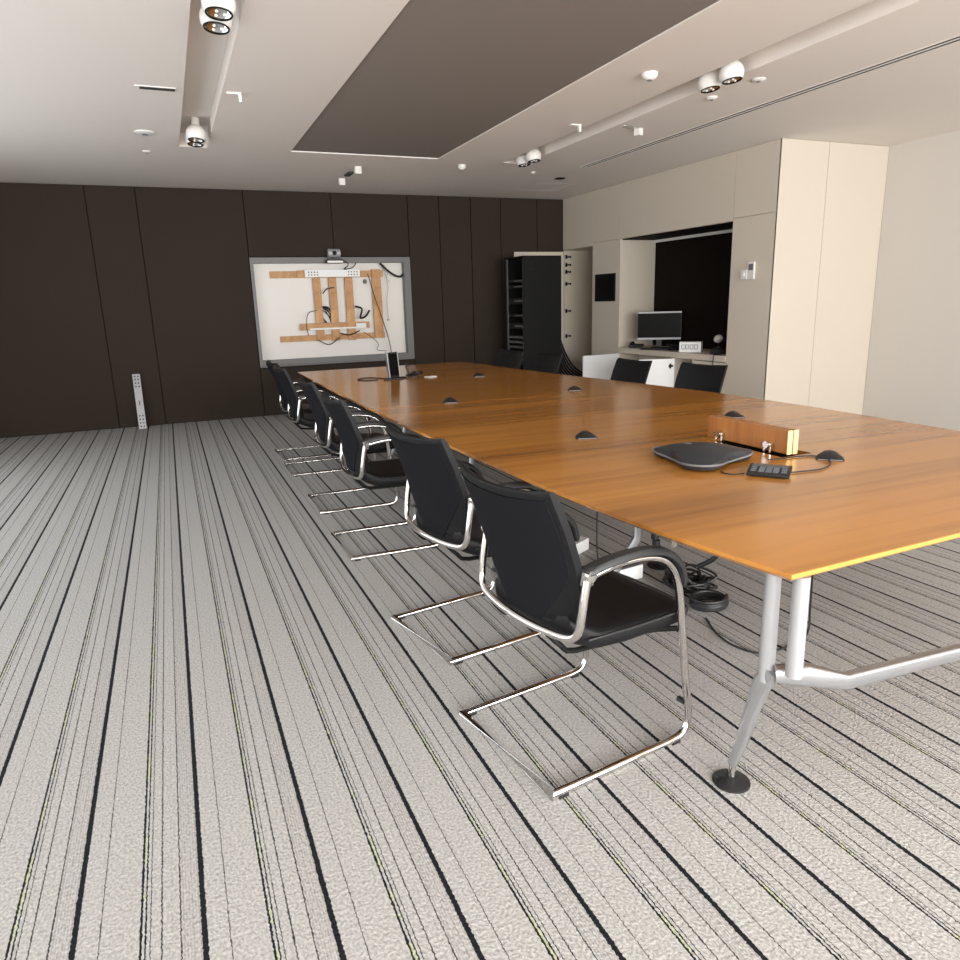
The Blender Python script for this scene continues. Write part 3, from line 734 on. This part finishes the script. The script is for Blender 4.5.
m = MB(); m.box(-.46, 0, -.009, .009, .05, .69); d2 = m.build('door', 'white', cu, bevel=.002); d2.location = (-.0, 7.38-7.55, 0); d2.rotation_euler = (0, 0, math.radians(-18)); d2['label'] = 'white door standing open, hinge plates facing the room'
for zz in (.17, .60):
    m = MB(); m.box(-.075, -.02, -.018, -.0095, zz-.012, zz+.012); m.box(-.065, -.045, -.022, -.0095, zz-.03, zz+.03); m.build('hinge', 'gap', d2)
# monitor and desk clutter
mo = thing('computer_monitor', 'flat computer monitor with a silver frame on the niche desk', 'monitor', (6.08, 8.08, .771), math.radians(-38))
# local -y faces the camera
m = MB(); m.box(-.285, .285, -.018, .022, .115, .485, bevel=.005); m.build('housing', 'plastic', mo)
for z0_, z1_ in ((.116, .142), (.464, .484)):
    m = MB(); m.box(-.284, .284, -.0215, -.0185, z0_, z1_); m.build('trim_strip', 'silver', mo)
m = MB(); m.box(-.278, .278, -.0205, -.0185, .145, .462); m.build('screen', 'screen', mo)
m = MB(); m.box(-.035, .035, .023, .05, .02, .28); m.build('stand', 'plastic', mo)
m = MB(); m.lathe([(.11, 0), (.11, .010), (.09, .015)], (0, .01, 0), 24); m.build('stand_base', 'plastic', mo)
ZD = .771
def smallbox(name, label, cat, loc, size, rz, m_, bev=.004):
    m = MB(); m.box(-size[0]/2, size[0]/2, -size[1]/2, size[1]/2, 0, size[2], bevel=bev)
    o = m.build(name, m_); o.location = loc; o.rotation_euler = (0, 0, rz); return tag(o, label, cat)
ph = thing('desk_phone', 'low black desk phone at the left end of the niche desk', 'phone', (5.93, 8.38, ZD), math.radians(-50))
m = MB(); m.box(-.09, .09, -.08, .08, .004, .035, Matrix.Rotation(math.radians(6), 4, 'X') @ Matrix.Translation((0, 0, .010)), bevel=.006); m.build('body', 'plastic', ph)
m = MB(); m.tube([(-.06, -.08, .055), (-.06, -.04, .068), (-.06, .04, .072), (-.06, .08, .064)], .016, 10, smooth=4); m.build('handset', 'plastic', ph, smooth=True)
kb = thing('keyboard', 'black keyboard before the monitor', 'keyboard', (5.88, 7.85, ZD), math.radians(-62))
m = MB(); m.box(-.21, .21, -.07, .07, .0, .016, bevel=.004); m.build('case', 'plastic', kb)
m = MB()
for r in range(5):
    for c in range(14): m.box(-.198+c*.028, -.174+c*.028, -.058+r*.024, -.038+r*.024, .0165, .022)
m.build('keys', 'cable', kb)
m = MB(); squiggle(m, 5.98, 7.62, ZD+.012, ZD+.07, .09, 7, .007, 9)
tag(m.build('desk_cables', 'cable', smooth=True), 'heap of black cables between the monitor and the white box', 'cable')
wbx = thing('white_box', 'white box with grey print on its face on the niche desk', 'box', (5.95, 7.26, ZD), math.radians(-48))
m = MB(); m.box(-.13, .13, -.07, .07, 0, .125, bevel=.002); m.build('carton', 'white', wbx)
m = MB()
for q, (a, b_) in enumerate(((-.10, -.06), (-.05, -.02), (0, .035), (.05, .09))):
    m.tube([(a, -.0712, .04), (a, -.0712, .09), (b_, -.0712, .09), (b_, -.0712, .04), (a+.004, -.0712, .04)], .004, 4)
m.build('print', 'grey', wbx)
wc = thing('webcam', 'white and grey rounded device on a thin stem at the right of the niche desk', 'webcam', (6.15, 7.00, ZD))
m = MB(); m.lathe([(.05, 0), (.05, .008), (.02, .014)], (0, 0, 0), 18); m.cyl((0, 0, .01), (0, 0, .11), .006, n=8); m.build('stem', 'plastic', wc)
m = MB(); m.lathe([(.002, -.055), (.03, -.05), (.048, -.02), (.05, .01), (.035, .045), (.005, .06)], (0, 0, 0), 20, M=Matrix.Rotation(math.radians(75), 4, 'Y')); o = m.build('head', 'offwhite', wc, smooth=True); o.location = (0, 0, .16)
m = MB(); m.lathe([(.040, 0), (.040, .03), (.015, .045)], (0, 0, 0), 16, M=Matrix.Rotation(math.radians(75), 4, 'Y')); o = m.build('visor', 'plastic', wc, smooth=True); o.location = (.03, -.03, .165)
sp = thing('desk_speaker', 'low black rounded device at the right end of the niche desk', 'device', (5.98, 6.80, ZD))
m = MB(); m.lathe([(.10, 0), (.105, .02), (.09, .05), (.05, .07), (.01, .075)], (0, 0, 0), 24); m.build('body', 'plastic', sp, smooth=True)
m = MB(); m.lathe([(.028, .074), (.02, .080), (.003, .081)], (0, 0, 0), 16); m.build('button', 'grey', sp)
m = MB(); m.tube([(5.90, 6.66, ZD+.006), (5.80, 6.63, ZD+.008), (5.755, 6.62, ZD-.01), (5.75, 6.62, .55), (5.755, 6.63, .25)], .007, 6, smooth=6)
tag(m.build('desk_edge_cable', 'cable', smooth=True), 'black cable hanging over the front of the niche desk at its right end', 'cable')
# wall display and switches
wd = thing('wall_display', 'black framed touch display set in the beige wall', 'display', (XR, 8.975, 1.595))
m = MB(); m.box(-.018, -.0005, -.255, .255, -.19, .19, bevel=.003); m.build('frame', 'rack', wd)
m = MB(); m.box(-.0195, -.0182, -.205, .205, -.155, .155); m.build('screen', 'screen', wd)
sw = thing('wall_thermostat', 'tall white thermostat with a grey display on the beige panel', 'thermostat', (XR, 6.14, 1.69))
m = MB(); m.box(-.022, -.0005, -.045, .045, -.085, .09, bevel=.003); m.build('casing', 'offwhite', sw)
m = MB(); m.box(-.0235, -.022, -.033, .033, .005, .07); m.build('display', 'grey', sw)
s2 = thing('light_switch', 'square white wall switch left of the thermostat', 'switch', (XR, 6.235, 1.655))
m = MB(); m.box(-.03, -.0005, -.045, .045, -.05, .05, bevel=.004); m.build('plate', 'offwhite', s2)
m = MB(); m.cyl((-.031, 0, 0), (-.045, 0, 0), .022, n=20); m.build('dial', 'offwhite', s2, smooth=True)

# tall cupboard door folded back against the dark wall, with hinges on the recess side
td = thing('tall_cupboard_door', 'tall pale cupboard door opened flat against the dark wall behind the rack', 'door', (XR, YB-.03, 0))
m = MB(); m.box(-.86, -.01, -.012, .012, .02, 2.165, bevel=.002); m.build('leaf', 'beige', td)
for zz in (2.09, 1.97, 1.865, 1.685, 1.27, .88):
    m = MB(); m.box(.028, .10, -.028, -.012, zz-.010, zz+.010); m.box(.024, .045, -.034, -.012, zz-.030, zz+.030); m.box(.095, .115, -.03, -.012, zz-.016, zz+.016); 
    m.build('hinge', 'gap', td, bevel=.002)
# equipment rack
rk = thing('equipment_rack', 'tall black equipment rack with open front standing in the far right corner', 'rack', (4.91, 9.50, 0))
x0, x1, y0, y1 = -.305, .30, -.30, .30
m = MB(); m.box(x0, x1, y0, y0+.02, .05, 2.03); m.build('side_panel', 'rack', rk, bevel=.003)
m = MB(); m.box(x0, x1, y1-.02, y1, .05, 2.03); m.build('side_panel', 'rack', rk, bevel=.003)
m = MB(); m.box(x0, x1, y0, y1, 2.031, 2.05); m.build('top_panel', 'rack', rk, bevel=.003)
m = MB(); m.box(x0, x1, y0, y1, .03, .049); m.build('bottom_panel', 'rack', rk)
m = MB(); m.box(x1-.02, x1-.001, y0+.021, y1-.021, .05, 2.03); m.build('rear_panel', 'rack', rk)
m = MB()
for s in (y0+.03, y1-.055): m.box(x0+.012, x0+.03, s, s+.025, .05, 2.03)
m.build('rail', 'frame', rk)
m = MB()
for a in (x0+.05, x1-.05):
    for b_ in (y0+.05, y1-.05): m.cyl((a, b_-.012, .015), (a, b_+.012, .015), .015, n=12)
m.build('castor', 'plastic', rk)
m = MB(); m.box(x0+.10, x0+.16, y0-.0015, y0-.0002, 1.86, 1.885); m.build('badge', 'gap', rk)
for zz, hh, mm in ((1.70, .045, 'plastic'), (1.62, .045, 'plastic'), (1.40, .09, 'plastic'), (1.22, .045, 'plastic'), (1.05, .09, 'plastic'), (.92, .03, 'grey'), (.85, .03, 'grey'), (.78, .03, 'grey'), (.55, .16, 'plastic')):
    m = MB(); m.box(x0+.032, x0+.25, y0+.06, y1-.06, zz, zz+hh); q = m.build('rack_unit', mm, rk, bevel=.003)
    m = MB(); m.box(x0+.028, x0+.0315, y0+.075, y1-.25, zz+hh*.35, zz+hh*.65); m.build('front_detail', 'grey' if mm == 'plastic' else 'alu', q)
m = MB()
for a in (.0, .05):
    for b_ in (.0, .05): m.box(x0+.026, x0+.0315, -.10+a, -.06+a, .60+b_, .64+b_)
m.build('socket_block', 'offwhite', rk)
# heavy cables from the rack into the tall recess
m = MB()
for q in range(7):
    o_ = .024*q
    m.tube([(5.225, 9.38+o_*.6, 1.22-o_*2), (5.235, 9.38+o_*.6, 1.08-o_*2), (5.32-o_*.3, 9.36+o_*.6, .78-o_*1.6), (5.52-o_*.8, 9.40+o_*.6, .48-o_*1.2), (5.82-o_*.6, 9.44+o_*.5, .30-o_*.8), (6.1, 9.5+o_*.3, .22)], .014, 8, smooth=6)
tag(m.build('rack_cables', 'cable', smooth=True), 'thick black cables sagging from the rack into the tall cupboard recess', 'cable')

# ================================================================ CEILING FITTINGS
def spotlight():
    t = thing('ceiling_spotlight', 'x', 'spotlight')
    R_ = .082
    prof = [(.02, R_*.98)]
    for a in range(75, -34, -9): prof.append((R_*math.cos(math.radians(a)), R_*math.sin(math.radians(a))))
    prof += [(R_*.84, -R_*.545), (R_*.80, -R_*.53)]
    m = MB(); m.lathe(prof, n=32, cap=False); m.build('housing', 'offwhite', t, smooth=True)
    m = MB(); m.lathe([(R_*.70, -R_*.54), (R_*.81, -R_*.55), (R_*.80, -R_*.60), (R_*.72, -R_*.60)], n=28, cap=False); m.build('dark_ring', 'gap', t, smooth=True)
    m = MB()
    m.lathe([(.0655, -.0440), (.056, -.030), (.040, -.016), (.022, -.008), (.002, -.005)], n=28, cap=False); m.build('reflector', 'chrome', t, smooth=True)
    for k_ in range(3):
        a = k_*2.1; m = MB(); m.lathe([(.002, -.007), (.007, -.005), (.009, 0), (.007, .005), (.002, .007)], (.026*math.cos(a), .026*math.sin(a), -.046), 12); m.build('bulb', 'bulb', t, smooth=True)
    m = MB(); m.cyl((0, 0, R_*.80), (0, 0, .135), .034, n=18); m.build('mount', 'offwhite', t, smooth=True)
    return t
sl = spotlight()
SL = [((.425, 4.17), 'nearest white spotlight in the left ceiling trough'), ((.425, 4.37), 'white spotlight just behind the nearest one in the left ceiling trough'),
      ((.425, 7.10), 'front spotlight of the far pair in the left ceiling trough'), ((.425, 7.28), 'rear spotlight of the far pair in the left ceiling trough'),
      ((3.755, 4.28), 'right spotlight of the larger pair in the right ceiling trough'), ((3.755, 4.50), 'left spotlight of the larger pair in the right ceiling trough'),
      ((3.755, 7.22), 'right spotlight of the small far pair in the right ceiling trough'), ((3.755, 7.45), 'left spotlight of the small far pair in the right ceiling trough')]
for i, ((x, y), lab) in enumerate(SL):
    o = sl if i == 0 else copy_tree(sl)
    o.location = (x, y, HC-.018); o.rotation_euler = (math.radians(-6), math.radians(4 if x < 1 else -4), 0); tag(o, lab, 'spotlight', 'round white ceiling spotlights')
# linear slot diffuser
sd = thing('slot_diffuser', 'long white slot air diffuser in the ceiling beside the beige wall', 'air diffuser', (4.67, 4.6, HC))
m = MB()
for a, b_ in ((-.058, -.046), (-.006, .004), (.046, .058)): m.box(a, b_, -3.09, 3.11, -.006, -.0005)
m.build('frame', 'ceil', sd)
m = MB(); m.box(-.049, .049, -3.09, 3.11, .001, .005); m.build('duct', 'vent', sd)
def disc(name, label, cat, x, y, r, h, m_='offwhite', ring=True):
    t = thing(name, label, cat, (x, y, HC))
    m = MB(); m.lathe([(r, -.0005), (r, -h*.35), (r*.86, -h*.7), (r*.5, -h), (r*.03, -h)], n=24); m.build('body', m_, t, smooth=True)
    if ring: m = MB(); m.lathe([(r*.3, -h), (r*.3, -h-.004), (r*.02, -h-.004)], n=16); m.build('cap', 'grey', t, smooth=True)
    return t
disc('smoke_detector', 'white domed smoke detector between the taupe recess and the right trough', 'smoke detector', 3.24, 4.50, .055, .045)
disc('sprinkler', 'small white sprinkler near the far corner of the taupe recess', 'sprinkler', 3.23, 7.94, .045, .05)
disc('ceiling_speaker', 'flat round white ceiling disc left of the far pair of spotlights', 'ceiling speaker', .02, 7.20, .085, .018)
disc('ceiling_sensor', 'small flat ceiling sensor at the far left, behind the larger disc', 'sensor', .02, 8.01, .04, .015)
disc('ceiling_sensor', 'small flat ceiling sensor right of the larger spotlight pair', 'sensor', 4.09, 4.38, .05, .015)
disc('ceiling_sensor', 'small ceiling sensor just below the larger right spotlight pair', 'sensor', 4.08, 4.86, .045, .02)
disc('ceiling_sensor', 'tiny ceiling sensor beside the small far spotlight pair', 'sensor', 4.23, 8.15, .03, .02)
def bracket(label, x, y, rz=0):
    t = thing('ceiling_bracket', label, 'bracket', (x, y, HC), rz)
    m = MB(); m.box(-.05, .05, -.018, .018, -.012, -.0005); m.build('plate', 'offwhite', t)
    m = MB(); m.box(.03, .05, -.015, .015, -.06, -.0125); m.build('arm', 'offwhite', t)
bracket('small white angled bracket right of the left ceiling trough', .57+.06, 5.79)
bracket('small white bracket on the ceiling left of the right trough', 3.50, 5.93)
t = thing('ceiling_projector_mount', 'pair of small white cube fittings on the ceiling before the dark wall', 'fitting', (2.14, 8.74, HC))
for yy in (-.42, .38):
    m = MB(); m.box(-.035, .035, yy-.035, yy+.035, -.075, -.0005, bevel=.004); m.build('cube', 'offwhite', t)
m = MB(); m.box(-.03, .03, -.12, .10, -.02, -.0005); m.build('plate', 'vent', t)
t = thing('emergency_light', 'small chrome emergency light on the ceiling right of the trough', 'light', (4.05, 5.87, HC), math.radians(20))
m = MB(); m.box(-.14, .06, -.035, .035, -.012, -.0005, bevel=.003); m.build('plate', 'chrome', t)
m = MB(); m.box(.07, .13, -.03, .03, -.06, -.0005, bevel=.004); m.build('lamp_head', 'offwhite', t)
t = thing('air_vent', 'narrow rectangular vent on the ceiling at the far left', 'vent', (.12, 5.82, HC))
m = MB(); m.box(-.13, .13, -.04, .04, -.006, -.0005); m.build('frame', 'offwhite', t)
m = MB(); m.box(-.10, .125, -.028, .028, -.008, -.0062); m.build('grille', 'vent', t)
m = MB(); m.box(-.05, .05, -.05, .05, -.012, -.0005); o = m.build('ceiling_socket', 'rack'); o.location = (4.77, 8.46, HC); tag(o, 'small black square fitting on the ceiling near the far right corner', 'fitting')
m = MB()
for (a, b_, c, d) in ((-.30, .30, -.30, -.292), (-.30, .30, .292, .30), (-.30, -.292, -.292, .292), (.292, .30, -.292, .292)): m.box(a, b_, c, d, -.002, -.0003)
o = m.build('access_hatch', 'wall'); o.location = (4.95, 9.15, HC); tag(o, 'square access hatch outline in the ceiling near the far right corner', 'hatch')
